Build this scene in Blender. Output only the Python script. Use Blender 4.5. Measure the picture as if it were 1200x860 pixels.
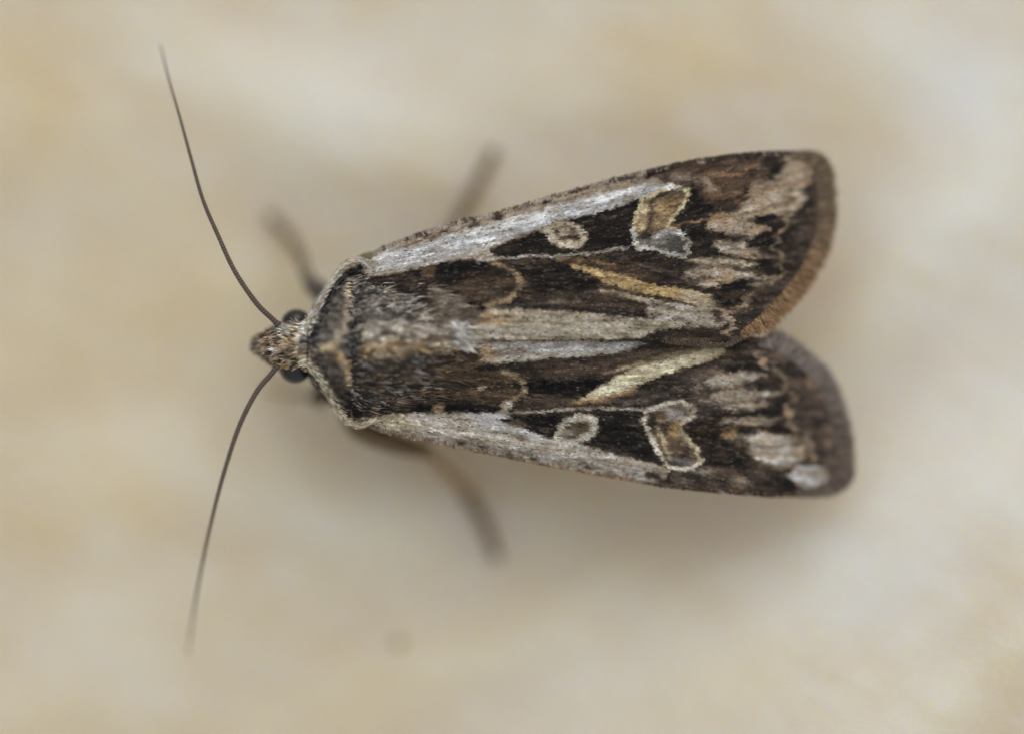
import bpy, math
import numpy as np
from mathutils import Vector

for o in list(bpy.data.objects):
    bpy.data.objects.remove(o)
sc = bpy.context.scene
C = sc.collection
rng = np.random.default_rng(7)

# ---------------------------------------------------------------- camera, light, exposure
# one unit is about 2.9 mm of the real moth
sc.unit_settings.system = 'METRIC'
D = 50.0
FOCUS_Z = 1.16
cam_d = bpy.data.cameras.new('camera'); cam = bpy.data.objects.new('camera', cam_d); C.objects.link(cam)
cam.location = (0, 0, D); cam.rotation_euler = (0, 0, 0)
cam_d.sensor_width = 36; cam_d.lens = 150; cam_d.clip_start = 1; cam_d.clip_end = 500
cam_d.dof.use_dof = True; cam_d.dof.focus_distance = D - FOCUS_Z; cam_d.dof.aperture_fstop = 0.15 / 10.8
sc.camera = cam

SUN_EL, SUN_AZ = 45.0, 72.0      # azimuth measured from +x towards +y: light from the top of the frame
w = bpy.data.worlds.new('World'); sc.world = w; w.use_nodes = True
wn = w.node_tree; wn.nodes.clear()
sky = wn.nodes.new('ShaderNodeTexSky'); sky.sky_type = 'NISHITA'; sky.sun_disc = False
sky.sun_elevation = math.radians(SUN_EL); sky.sun_rotation = math.radians(90 - SUN_AZ)
sky.dust_density = 4.0; sky.air_density = 1.0; sky.ozone_density = 1.0
bg = wn.nodes.new('ShaderNodeBackground'); bg.inputs[1].default_value = 0.112
wo = wn.nodes.new('ShaderNodeOutputWorld')
# overcast: the cloud layer turns the blue sky to a nearly even pale light
mixs = wn.nodes.new('ShaderNodeMix'); mixs.data_type = 'RGBA'; mixs.inputs[0].default_value = 0.72
mixs.inputs[7].default_value = (5.6, 5.75, 5.9, 1)
wn.links.new(sky.outputs[0], mixs.inputs[6]); wn.links.new(mixs.outputs[2], bg.inputs[0]); wn.links.new(bg.outputs[0], wo.inputs[0])
sd = bpy.data.lights.new('sun', 'SUN'); sd.energy = 0.85; sd.angle = math.radians(55); sd.color = (1.0, 0.97, 0.92)
sun = bpy.data.objects.new('sun', sd); C.objects.link(sun)
el, az = math.radians(SUN_EL), math.radians(SUN_AZ)
sv = Vector((math.cos(el)*math.cos(az), math.cos(el)*math.sin(az), math.sin(el)))
sun.rotation_euler = sv.to_track_quat('Z', 'Y').to_euler(); sun.location = sv * 40
sc.view_settings.view_transform = 'Standard'; sc.view_settings.look = 'None'
sc.view_settings.exposure = 0.16; sc.view_settings.gamma = 1.0
sc.render.engine = 'CYCLES'

# ---------------------------------------------------------------- helpers
def lin(c):
    c = np.asarray(c, float) / 255.0
    c = c * 0.84 + 0.16 * c.mean(-1, keepdims=True)
    return np.where(c <= 0.04045, c / 12.92, ((c + 0.055) / 1.055) ** 2.4)

def W(px, py, z):
    """place of a point that stands at height z above the table"""
    px, py, z = np.broadcast_arrays(np.asarray(px, float), np.asarray(py, float), np.asarray(z, float))
    k = (D - z) / D / 100.0
    return np.stack([(px - 600) * k, (430 - py) * k, z], -1)

def P2(v):
    k = D / (D - v[:, 2]) * 100
    return np.stack([600 + v[:, 0] * k, 430 - v[:, 1] * k], -1)

def _h(ix, iy, s):
    n = (ix * 374761393 + iy * 668265263 + s * 1442695041) & 0x7fffffff
    n = ((n ^ (n >> 13)) * 1274126177) & 0x7fffffff
    return ((n ^ (n >> 16)) & 0xffff) / 65535.0

def noise(x, y, s=0):
    x = np.asarray(x, float); y = np.asarray(y, float)
    ix = np.floor(x).astype(np.int64); iy = np.floor(y).astype(np.int64)
    fx = x - ix; fy = y - iy
    fx = fx * fx * (3 - 2 * fx); fy = fy * fy * (3 - 2 * fy)
    a = _h(ix, iy, s); b = _h(ix + 1, iy, s); c = _h(ix, iy + 1, s); d = _h(ix + 1, iy + 1, s)
    return (a * (1 - fx) + b * fx) * (1 - fy) + (c * (1 - fx) + d * fx) * fy * 1.0

def fbm(x, y, s=0, o=4):
    t = 0; a = 0.5; n = 0
    for k in range(o):
        t = t + a * noise(x * 2 ** k, y * 2 ** k, s + k); n += a; a *= 0.5
    return t / n          # 0..1

def smooth(t):
    t = np.clip(t, 0, 1); return t * t * (3 - 2 * t)

def mesh(name, verts, faces_list, mat, parent=None, col=None, smooth_shade=True):
    """faces_list: list of int arrays (n,k)"""
    me = bpy.data.meshes.new(name)
    verts = np.ascontiguousarray(verts, dtype=np.float32)
    me.vertices.add(len(verts)); me.vertices.foreach_set('co', verts.ravel())
    loops = np.concatenate([f.ravel() for f in faces_list]).astype(np.int32)
    tot = np.concatenate([np.full(len(f), f.shape[1]) for f in faces_list]).astype(np.int32)
    start = np.concatenate([[0], np.cumsum(tot)[:-1]]).astype(np.int32)
    me.loops.add(len(loops)); me.loops.foreach_set('vertex_index', loops)
    me.polygons.add(len(tot)); me.polygons.foreach_set('loop_start', start)
    try: me.polygons.foreach_set('loop_total', tot)
    except Exception: pass
    me.polygons.foreach_set('use_smooth', np.full(len(tot), smooth_shade))
    if col is not None:
        at = me.color_attributes.new('pigment', 'FLOAT_COLOR', 'POINT')
        c4 = np.ones((len(verts), 4), np.float32); c4[:, :3] = col
        at.data.foreach_set('color', c4.ravel())
    me.update(calc_edges=True); me.validate()
    me.materials.append(mat)
    o = bpy.data.objects.new(name, me); C.objects.link(o)
    if parent: o.parent = parent
    return o

class Paint:
    """pigment pattern looked up at points"""
    def __init__(s, P, base, warp=1.3, seed=0, fan=None, feather=10.0):
        rj = np.random.default_rng(seed + 5)
        s.raw = P
        x, y = P[:, 0], P[:, 1]
        s.P = P + warp * np.stack([fbm(x / 5, y / 5, 11 + seed) * 2 - 1, fbm(x / 5, y / 5, 23 + seed) * 2 - 1], -1) * 2.1
        far = smooth((x - 800) / 60)[:, None] * 5.0
        s.P = s.P + far * np.stack([fbm(x / 14, y / 9, 13 + seed) * 2 - 1, fbm(x / 14, y / 9, 27 + seed) * 2 - 1], -1)
        s.c = np.tile(np.asarray(base, float), (len(P), 1))
        if fan is not None:
            d = P - np.asarray(fan, float)
            s.u = np.hypot(d[:, 0], d[:, 1]); s.a = np.arctan2(d[:, 1], d[:, 0]) * 420
            amp = 1.4 + feather * smooth((P[:, 0] - 780) / 90)
            f = (fbm(s.u / 34, s.a / 2.6, 91 + seed, 3) * 2 - 1) * amp + (rj.random(len(P)) * 2 - 1) * 0.8
            s.P = s.P + d / (s.u[:, None] + 1e-9) * f[:, None]
    def mix(s, a, rgb):
        a = a[:, None]; s.c = s.c * (1 - a) + np.asarray(rgb, float) * a
    def _dist(s, pts, Q, closed):
        n = len(pts); best = np.full(len(Q), 1e9)
        for i in range(n if closed else n - 1):
            a = pts[i]; b = pts[(i + 1) % n]; ab = b - a
            t = np.clip(((Q - a) @ ab) / (ab @ ab + 1e-9), 0, 1)
            d = Q - a - t[:, None] * ab
            best = np.minimum(best, np.hypot(d[:, 0], d[:, 1]))
        return best
    def poly(s, pts, rgb, soft=2.0, a=1.0):
        pts = np.asarray(pts, float)
        lo = pts.min(0) - 12; hi = pts.max(0) + 12
        m = np.where(((s.P > lo) & (s.P < hi)).all(1))[0]
        if not len(m): return
        Q = s.P[m]; ins = np.zeros(len(Q), bool); n = len(pts)
        for i in range(n):
            x1, y1 = pts[i]; x2, y2 = pts[(i + 1) % n]
            c = (y1 > Q[:, 1]) != (y2 > Q[:, 1])
            xi = (x2 - x1) * (Q[:, 1] - y1) / (y2 - y1 + 1e-12) + x1
            ins ^= c & (Q[:, 0] < xi)
        d = s._dist(pts, Q, True); sd = np.where(ins, d, -d)
        al = np.zeros(len(s.P)); al[m] = smooth(sd / soft * 0.5 + 0.5) * a
        s.mix(al, rgb)
    def stroke(s, pts, wd, rgb, soft=1.5, a=1.0, w2=None):
        pts = np.asarray(pts, float)
        lo = pts.min(0) - wd - 8; hi = pts.max(0) + wd + 8
        m = np.where(((s.P > lo) & (s.P < hi)).all(1))[0]
        if not len(m): return
        d = s._dist(pts, s.P[m], False)
        al = np.zeros(len(s.P)); al[m] = smooth((wd / 2 - d) / soft * 0.5 + 0.5) * a
        s.mix(al, rgb)
    def ring(s, pts, wd, rgb, soft=1.3, a=1.0):
        s.stroke(list(pts) + [pts[0]], wd, rgb, soft, a)
    def ell(s, cx, cy, rx, ry, rot, rgb, soft=1.5, a=1.0, ring=None):
        r = math.radians(rot); d = s.P - (cx, cy)
        x = d[:, 0] * math.cos(r) + d[:, 1] * math.sin(r); y = -d[:, 0] * math.sin(r) + d[:, 1] * math.cos(r)
        q = (np.sqrt((x / rx) ** 2 + (y / ry) ** 2) - 1) * min(rx, ry)
        al = smooth(-q / soft * 0.5 + 0.5) if ring is None else smooth((ring / 2 - np.abs(q)) / soft * 0.5 + 0.5)
        s.mix(al * a, rgb)
    def ray(s, x0, y0, x1, y1, w, rgb, soft=3, a=1.0):
        dx, dy = x1 - x0, y1 - y0; l = math.hypot(dx, dy); nx_, ny_ = -dy / l, dx / l
        pr = [(0, .25), (.15, .8), (.4, 1), (.7, .62), (1, .05)]
        up = [(x0 + dx * t + nx_ * w * k / 2, y0 + dy * t + ny_ * w * k / 2) for t, k in pr]
        dn = [(x0 + dx * t - nx_ * w * k / 2, y0 + dy * t - ny_ * w * k / 2) for t, k in pr]
        s.poly(up + dn[::-1], rgb, soft, a)
    def streaks(s, amt, su=30, sa=3.0, seed=0):
        n = fbm(s.u / su, s.a / sa, 50 + seed, 3) * 2 - 1
        s.c = s.c * (1 + amt * n)[:, None]
        n = fbm(s.u / 9, s.a / 6, 150 + seed, 3) * 2 - 1
        s.c = s.c * (1 + 0.22 * n)[:, None]
        # brown and pale dusting in the dark areas
        L = s.c.mean(1); dk_ = smooth((95 - L) / 40); out_ = smooth((s.raw[:, 0] - 800) / 60)
        m1 = fbm(s.u / 60, s.a / 2.2, 230 + seed, 3); s.mix(out_ * (1 - dk_) * smooth((m1 - .52) * 7) * .5, (112, 94, 78))
        m2 = fbm(s.u / 26, s.a / 4, 250 + seed, 3); s.mix(out_ * (1 - dk_) * smooth((m2 - .55) * 7) * .5, (168, 132, 96))
        m3 = fbm(s.u / 40, s.a / 3, 270 + seed, 3); s.mix(out_ * dk_ * smooth((m3 - .52) * 6) * .42, (116, 94, 80))
        n2 = fbm(s.u / 16, s.a / 2.4, 170 + seed, 4); s.mix(dk_ * smooth((n2 - .56) * 7) * .42, (112, 88, 68))
        n3 = fbm(s.u / 12, s.a / 2.0, 190 + seed, 4); s.mix(dk_ * smooth((n3 - .60) * 8) * .35, (140, 130, 122))
        n4 = fbm(s.u / 10, s.a / 3.0, 210 + seed, 4); s.mix((1 - dk_) * smooth((n4 - .60) * 8) * .35, (96, 86, 76))
        L = s.c.mean(1, keepdims=True); s.c = L + (s.c - L) * 0.86; s.c = s.c * (0.68 + 0.34 * smooth((L - 35) / 95)) * np.where(L < 160, 1, 0.97) * (1 + np.array([.05, 0, -.09]) * (1 - smooth((L - 130) / 50)))

# ---------------------------------------------------------------- materials
def mat_pigment(name, rough=0.55, spec=0.35, bump=0.0, bscale=60, transl=0.0, sheen=0.0):
    m = bpy.data.materials.new(name); m.use_nodes = True; nt = m.node_tree
    b = nt.nodes['Principled BSDF']
    at = nt.nodes.new('ShaderNodeAttribute'); at.attribute_name = 'pigment'
    nz = nt.nodes.new('ShaderNodeTexNoise'); nz.inputs['Scale'].default_value = bscale; nz.inputs['Detail'].default_value = 3
    tc = nt.nodes.new('ShaderNodeTexCoord'); nt.links.new(tc.outputs['Object'], nz.inputs['Vector'])
    mr = nt.nodes.new('ShaderNodeMapRange'); mr.inputs['To Min'].default_value = 0.8; mr.inputs['To Max'].default_value = 1.2
    nt.links.new(nz.outputs[0], mr.inputs[0])
    vm = nt.nodes.new('ShaderNodeVectorMath'); vm.operation = 'SCALE'
    nt.links.new(at.outputs['Color'], vm.inputs[0]); nt.links.new(mr.outputs[0], vm.inputs['Scale'])
    nt.links.new(vm.outputs[0], b.inputs['Base Color'])
    b.inputs['Roughness'].default_value = rough; b.inputs['Specular IOR Level'].default_value = spec
    if sheen:
        b.inputs['Sheen Weight'].default_value = sheen; b.inputs['Sheen Roughness'].default_value = 0.4
    if bump:
        bp = nt.nodes.new('ShaderNodeBump'); bp.inputs['Strength'].default_value = bump; bp.inputs['Distance'].default_value = 0.02
        nt.links.new(nz.outputs[0], bp.inputs['Height']); nt.links.new(bp.outputs[0], b.inputs['Normal'])
    if transl:
        tr = nt.nodes.new('ShaderNodeBsdfTranslucent'); mx = nt.nodes.new('ShaderNodeMixShader'); mx.inputs[0].default_value = transl
        nt.links.new(vm.outputs[0], tr.inputs[0]); nt.links.new(b.outputs[0], mx.inputs[1]); nt.links.new(tr.outputs[0], mx.inputs[2])
        nt.links.new(mx.outputs[0], nt.nodes['Material Output'].inputs[0])
    return m

M_scale = mat_pigment('wing_scale', 0.6, 0.12, 0, 90)
M_fringe = mat_pigment('fringe_hair', 0.6, 0.2, 0, 90, 0.3)
M_fur = mat_pigment('body_hair', 0.5, 0.25, 0, 90)
M_skin = mat_pigment('body_skin', 0.7, 0.2, 0.5, 40)
M_leg = mat_pigment('leg_skin', 0.55, 0.3, 0.4, 60)
M_ant = mat_pigment('antenna_skin', 0.5, 0.35, 0.2, 80)

m = bpy.data.materials.new('eye'); m.use_nodes = True; nt = m.node_tree; b = nt.nodes['Principled BSDF']
b.inputs['Base Color'].default_value = (0.006, 0.006, 0.006, 1); b.inputs['Roughness'].default_value = 0.22
vo = nt.nodes.new('ShaderNodeTexVoronoi'); vo.inputs['Scale'].default_value = 70
tc = nt.nodes.new('ShaderNodeTexCoord'); nt.links.new(tc.outputs['Object'], vo.inputs['Vector'])
bp = nt.nodes.new('ShaderNodeBump'); bp.inputs['Strength'].default_value = 0.25; bp.inputs['Distance'].default_value = 0.01
nt.links.new(vo.outputs[0], bp.inputs['Height']); nt.links.new(bp.outputs[0], b.inputs['Normal'])
M_eye = m

# ---------------------------------------------------------------- cloth (the surface)
# folds: centre x, centre y, sigma along, sigma across, angle (deg, anticlockwise on the photo), height
FOLDS = [(1010, 640, 420, 75, 33, 0.34), (1120, 790, 330, 45, 40, 0.20), (860, 860, 330, 60, 33, 0.16),
         (1150, 240, 150, 80, 62, 0.30), (1040, 60, 160, 70, 48, 0.20), (330, 110, 150, 50, -22, 0.16),
         (430, 190, 160, 45, -20, 0.10), (690, 110, 170, 55, 12, 0.12), (220, 560, 240, 60, 8, 0.14), (90, 700, 260, 70, 60, 0.16),
         (250, 740, 200, 60, 35, 0.12), (480, 610, 130, 45, -5, 0.12), (60, 160, 160, 60, -30, 0.14),
         (820, 60, 120, 50, 70, 0.10), (150, 380, 200, 55, 15, 0.10), (1000, 400, 130, 50, 50, 0.10), (430, 820, 160, 50, 20, 0.10),
         (1060, 760, 150, 11, 42, .018), (1010, 800, 130, 9, 40, .014), (1120, 700, 120, 12, 46, .02), (1130, 800, 90, 8, 50, .012), (960, 700, 160, 13, 36, .018), (1170, 740, 80, 9, 30, .014),
         (700, 700, 150, 24, 30, .06), (840, 690, 120, 18, 28, .05), (560, 760, 140, 26, 24, .05), (1120, 420, 110, 20, 55, .05), (1060, 330, 120, 22, 50, .05)]
def cloth_z(px, py):
    px = np.asarray(px, float); py = np.asarray(py, float)
    z = np.zeros_like(px)
    for cx, cy, sa, sc_, ang, h in FOLDS:
        a = math.radians(ang); dx, dy = px - cx, -(py - cy)
        u = dx * math.cos(a) + dy * math.sin(a); v = -dx * math.sin(a) + dy * math.cos(a)
        v = v + 14 * np.sin(u / 70.0 + cx)
        z += h * np.exp(-0.5 * (u / sa) ** 2 - 0.5 * (v / sc_) ** 2)
    z *= 1.25
    z += 0.10 * (fbm(px / 170 + 9, py / 130 + 3, 5, 3) - 0.5) + 0.06 * (fbm((px + .4 * py) / 55, (py - .6 * px) / 24, 8, 3) - 0.5)
    z += 1.62 * smooth((px + py * 1.25 - 1560) / 900)
    z -= 0.16 * np.exp(-0.5 * ((px - 1190) / 60) ** 2 - 0.5 * ((py - 850) / 70) ** 2)
    return z - 0.52
nx, ny = 900, 660
gx, gy = np.meshgrid(np.linspace(-500, 1700, nx), np.linspace(-400, 1260, ny))
zz = cloth_z(gx, gy)
cv = np.stack([(gx - 600) / 100, (430 - gy) / 100, zz], -1).reshape(-1, 3)
idx = np.arange(nx * ny).reshape(ny, nx)
cf = np.stack([idx[:-1, :-1], idx[1:, :-1], idx[1:, 1:], idx[:-1, 1:]], -1).reshape(-1, 4)
# cloth pigment: faint tan and whitish mottle in an undyed cream fabric, plus painted light and shade
X, Y = gx.ravel(), gy.ravel()
n1 = fbm((X + 0.5 * Y) / 150, (Y - 0.35 * X) / 75, 31, 4); n2 = fbm(X / 55, Y / 42, 41, 4)
t = 0.46 + (n1 - 0.5) * 0.6 + (n2 - 0.5) * 0.4 + 0.22 * np.clip((X - 500) / 600, -1, 1)
def blob(cx, cy, r1, r2, ang):
    a = math.radians(ang); dx, dy = X - cx, -(Y - cy)
    u = (dx * math.cos(a) + dy * math.sin(a)) / r1; v = (-dx * math.sin(a) + dy * math.cos(a)) / r2
    return np.exp(-0.5 * (u * u + v * v))
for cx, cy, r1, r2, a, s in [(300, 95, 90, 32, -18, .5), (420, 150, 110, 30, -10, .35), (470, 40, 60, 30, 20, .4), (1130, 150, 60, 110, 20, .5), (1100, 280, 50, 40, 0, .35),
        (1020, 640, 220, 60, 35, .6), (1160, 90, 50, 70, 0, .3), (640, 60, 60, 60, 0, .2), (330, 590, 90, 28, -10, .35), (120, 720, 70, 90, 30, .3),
        (20, 90, 60, 90, 0, -.4), (720, 60, 60, 40, 0, -.35), (850, 60, 70, 45, 0, -.35), (740, 130, 70, 25, 10, -.25), (1010, 150, 50, 60, 40, -.35), (960, 360, 40, 40, 0, -.4),  # last blob paints the shade between the wing tips
        (180, 340, 120, 50, 0, -.3), (90, 620, 90, 50, 0, -.35), (640, 700, 200, 50, 15, -.4), (700, 560, 200, 40, -5, -.55), (840, 790, 90, 40, 40, -.3), (1180, 830, 50, 50, 40, -.6), (60, 470, 100, 40, 0, -.25),  # includes the moth's warm shade below the lower wing, painted into the colour
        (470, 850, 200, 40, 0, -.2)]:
    t = t + 0.8 * s * blob(cx, cy, r1, r2, a)  # whitish blobs paint light on the folds, tan ones shade and warm hollows
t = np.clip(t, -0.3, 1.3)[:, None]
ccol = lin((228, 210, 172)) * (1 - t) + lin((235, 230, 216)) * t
m = mat_pigment('cream_cloth', 0.9, 0.1)
nt = m.node_tree; b = nt.nodes['Principled BSDF']
tc = nt.nodes.new('ShaderNodeTexCoord')
mp = nt.nodes.new('ShaderNodeMapping'); mp.inputs['Rotation'].default_value = (0, 0, math.radians(8)); nt.links.new(tc.outputs['Object'], mp.inputs[0])
wv = []
for ax, s in (('X', 7.2), ('Y', 5.6)):
    q = nt.nodes.new('ShaderNodeTexWave'); q.bands_direction = ax; q.inputs['Scale'].default_value = s
    q.inputs['Distortion'].default_value = 2.6; q.inputs['Detail'].default_value = 2; q.inputs['Detail Scale'].default_value = 1.5
    nt.links.new(mp.outputs[0], q.inputs['Vector']); wv.append(q)
mul = nt.nodes.new('ShaderNodeMath'); mul.operation = 'ADD'
nt.links.new(wv[0].outputs['Fac'], mul.inputs[0]); nt.links.new(wv[1].outputs['Fac'], mul.inputs[1])
fz = nt.nodes.new('ShaderNodeTexNoise'); fz.inputs['Scale'].default_value = 45; fz.inputs['Detail'].default_value = 4
nt.links.new(tc.outputs['Object'], fz.inputs['Vector'])
ad = nt.nodes.new('ShaderNodeMath'); ad.operation = 'ADD'; nt.links.new(mul.outputs[0], ad.inputs[0]); nt.links.new(fz.outputs[0], ad.inputs[1])
bp = nt.nodes.new('ShaderNodeBump'); bp.inputs['Strength'].default_value = 0.55; bp.inputs['Distance'].default_value = 0.012
nt.links.new(ad.outputs[0], bp.inputs['Height']); nt.links.new(bp.outputs[0], b.inputs['Normal'])
b.inputs['Sheen Weight'].default_value = 0.1
b.inputs['Subsurface Weight'].default_value = 0.9; b.inputs['Subsurface Radius'].default_value = (1.6, 1.15, 0.25); b.inputs['Subsurface Scale'].default_value = 1.3
# threads and the gaps between them differ slightly in colour
src = b.inputs['Base Color'].links[0].from_socket
mr2 = nt.nodes.new('ShaderNodeMapRange'); mr2.inputs['From Max'].default_value = 3.0; mr2.inputs['From Min'].default_value = 0.3; mr2.inputs['To Min'].default_value = 0.90; mr2.inputs['To Max'].default_value = 1.08
nt.links.new(ad.outputs[0], mr2.inputs[0])
vs = nt.nodes.new('ShaderNodeVectorMath'); vs.operation = 'SCALE'; nt.links.new(src, vs.inputs[0]); nt.links.new(mr2.outputs[0], vs.inputs['Scale'])
nt.links.new(vs.outputs[0], b.inputs['Base Color'])
bp.inputs['Strength'].default_value = 0.9
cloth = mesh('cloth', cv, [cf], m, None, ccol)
cloth['kind'] = 'structure'; cloth['label'] = 'cream woven cloth with soft folds under the moth'

# ---------------------------------------------------------------- the moth
moth = bpy.data.objects.new('moth', None); C.objects.link(moth)
moth['label'] = 'brown and cream patterned moth resting with folded wings on the cream cloth'; moth['category'] = 'moth'
moth.location = (0, 0, 0)

def tube(path, radii, nseg=14, squash=1.0, ends=True):
    """closed tapered tube along 3d path"""
    path = np.asarray(path, float); n = len(path); rings = []
    T = np.gradient(path, axis=0); T /= np.linalg.norm(T, axis=1)[:, None] + 1e-9
    up = np.array([0.0, 0.0, 1.0]); th = np.linspace(0, 2 * math.pi, nseg, endpoint=False)
    for i in range(n):
        s_ = np.cross(T[i], up)
        if np.linalg.norm(s_) < 1e-3: s_ = np.array([1.0, 0, 0])
        s_ /= np.linalg.norm(s_); u_ = np.cross(s_, T[i])
        rings.append(path[i] + radii[i] * (np.cos(th)[:, None] * s_ + np.sin(th)[:, None] * u_ * squash))
    V = np.concatenate(rings + [path[:1], path[-1:]])
    i0 = np.arange(nseg); i1 = (i0 + 1) % nseg
    F = [np.stack([k * nseg + i0, k * nseg + i1, (k + 1) * nseg + i1, (k + 1) * nseg + i0], -1) for k in range(n - 1)]
    c0, c1 = n * nseg, n * nseg + 1
    T1 = np.stack([i1, i0, np.full(nseg, c0)], -1); T2 = np.stack([(n - 1) * nseg + i0, (n - 1) * nseg + i1, np.full(nseg, c1)], -1)
    return V, [np.concatenate(F), np.concatenate([T1, T2])]

def spline(pts, n):
    """Catmull-Rom through rows of pts"""
    pts = np.asarray(pts, float); m_ = len(pts)
    ext = np.vstack([2 * pts[0] - pts[1], pts, 2 * pts[-1] - pts[-2]])
    t_ = np.linspace(0, m_ - 1 - 1e-6, n); i = t_.astype(int); f = (t_ - i)[:, None]
    p0, p1, p2, p3 = ext[i], ext[i + 1], ext[i + 2], ext[i + 3]
    return 0.5 * (2 * p1 + (p2 - p0) * f + (2 * p0 - 5 * p1 + 4 * p2 - p3) * f ** 2 + (3 * p1 - p0 - 3 * p2 + p3) * f ** 3)

def blades(base, dirv, nrm, L, wd, curl, col, spat=False):
    """many narrow tapering hairs or spade-shaped scales; returns verts, faces, colours"""
    n = len(base); L = np.broadcast_to(L, n)[:, None]; wd = np.broadcast_to(wd, n)[:, None]; curl = np.broadcast_to(curl, n)[:, None]
    dirv = dirv / np.linalg.norm(dirv, axis=1)[:, None]
    side = np.cross(dirv, nrm); side /= np.linalg.norm(side, axis=1)[:, None] + 1e-9
    up = np.cross(side, dirv)
    if spat: prof = [(0, .35), (.35, .95), (.8, 1.0), (1.0, .45)]
    else: prof = [(0, .7), (.45, 1.0), (1.0, .12)]
    V = []
    for t_, s_ in prof:
        c_ = base + dirv * L * t_ - up * L * curl * t_ * t_
        V += [c_ - side * wd * s_ / 2, c_ + side * wd * s_ / 2]
    k = len(V); V = np.stack(V, 1).reshape(-1, 3)
    o = np.arange(n)[:, None] * k
    F = np.concatenate([o + np.array([[2*j, 2*j+1, 2*j+3, 2*j+2]]) for j in range(k // 2 - 1)])
    return V, [F], np.repeat(col, k, axis=0)

# ---- wings
UP_COSTA = [(424, 312), (428, 304), (445, 292), (470, 282), (500, 271), (540, 259), (580, 250), (640, 232), (700, 215), (760, 200), (800, 191), (850, 183), (900, 179), (930, 179)]
UP_OUT = [(930, 179), (946, 183), (958, 194), (965, 213), (967, 250), (961, 285), (945, 318), (925, 345), (900, 372), (872, 396)]
UP_INNER = [(872, 396), (850, 405), (820, 404), (780, 401), (740, 399), (680, 398), (600, 397), (540, 397), (500, 392), (460, 378), (430, 350), (424, 330)]
LO_COSTA = [(408, 480), (412, 492), (430, 499), (455, 508), (500, 517), (560, 529), (610, 539), (660, 549), (720, 560), (780, 570), (840, 577), (900, 581), (935, 581)]
LO_OUT = [(935, 581), (966, 576), (984, 561), (988, 541), (984, 501), (972, 462), (954, 434), (930, 414), (910, 402), (890, 398)]
LO_INNER = [(890, 398), (860, 392), (820, 390), (780, 390), (700, 391), (620, 392), (560, 393), (500, 400), (450, 420), (415, 455)]

def z_up(x, y):
    s = np.clip((x - 430) / 550, 0, 1.1)
    costa = np.interp(x, [p[0] for p in UP_COSTA], [p[1] for p in UP_COSTA])
    v = np.clip((398 - y) / np.maximum(398 - costa, 30), -0.2, 1.2)     # 0 ridge, 1 costa
    ridge = 1.33 - 0.16 * s - 0.18 * s ** 3
    edge = 1.10 - 0.02 * s - 0.12 * s ** 3
    z = ridge + (edge - ridge) * np.clip(v, 0, 1) ** 1.35
    z = z - 0.10 * smooth((v - 0.85) / 0.3)
    a = np.arctan2(y - 365, x - 200) * 57.3
    z = z + (0.018 * np.abs(np.sin(a * 0.62 + 0.6)) + 0.008 * np.sin(a * 2.6)) * smooth(s * 4)
    z = z - 0.22 * smooth((x - 860) / 130) 
    return z
def z_lo(x, y):
    s = np.clip((x - 410) / 580, 0, 1.1)
    costa = np.interp(x, [p[0] for p in LO_COSTA], [p[1] for p in LO_COSTA])
    v = np.clip((y - 396) / np.maximum(costa - 396, 30), -0.2, 1.2)
    ridge = 1.26 - 0.18 * s - 0.20 * s ** 3
    edge = 1.10 - 0.03 * s - 0.10 * s ** 3
    z = ridge + (edge - ridge) * np.clip(v, 0, 1) ** 1.35
    z = z - 0.10 * smooth((v - 0.85) / 0.3)
    a = np.arctan2(y - 440, x - 150) * 57.3
    z = z + (0.018 * np.abs(np.sin(a * 0.62 + 1.6)) + 0.008 * np.sin(a * 2.6)) * smooth(s * 4)
    z = z - 0.03 * smooth((402 - y) / 10) - 0.26 * smooth((x - 850) / 150)
    return z

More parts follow.
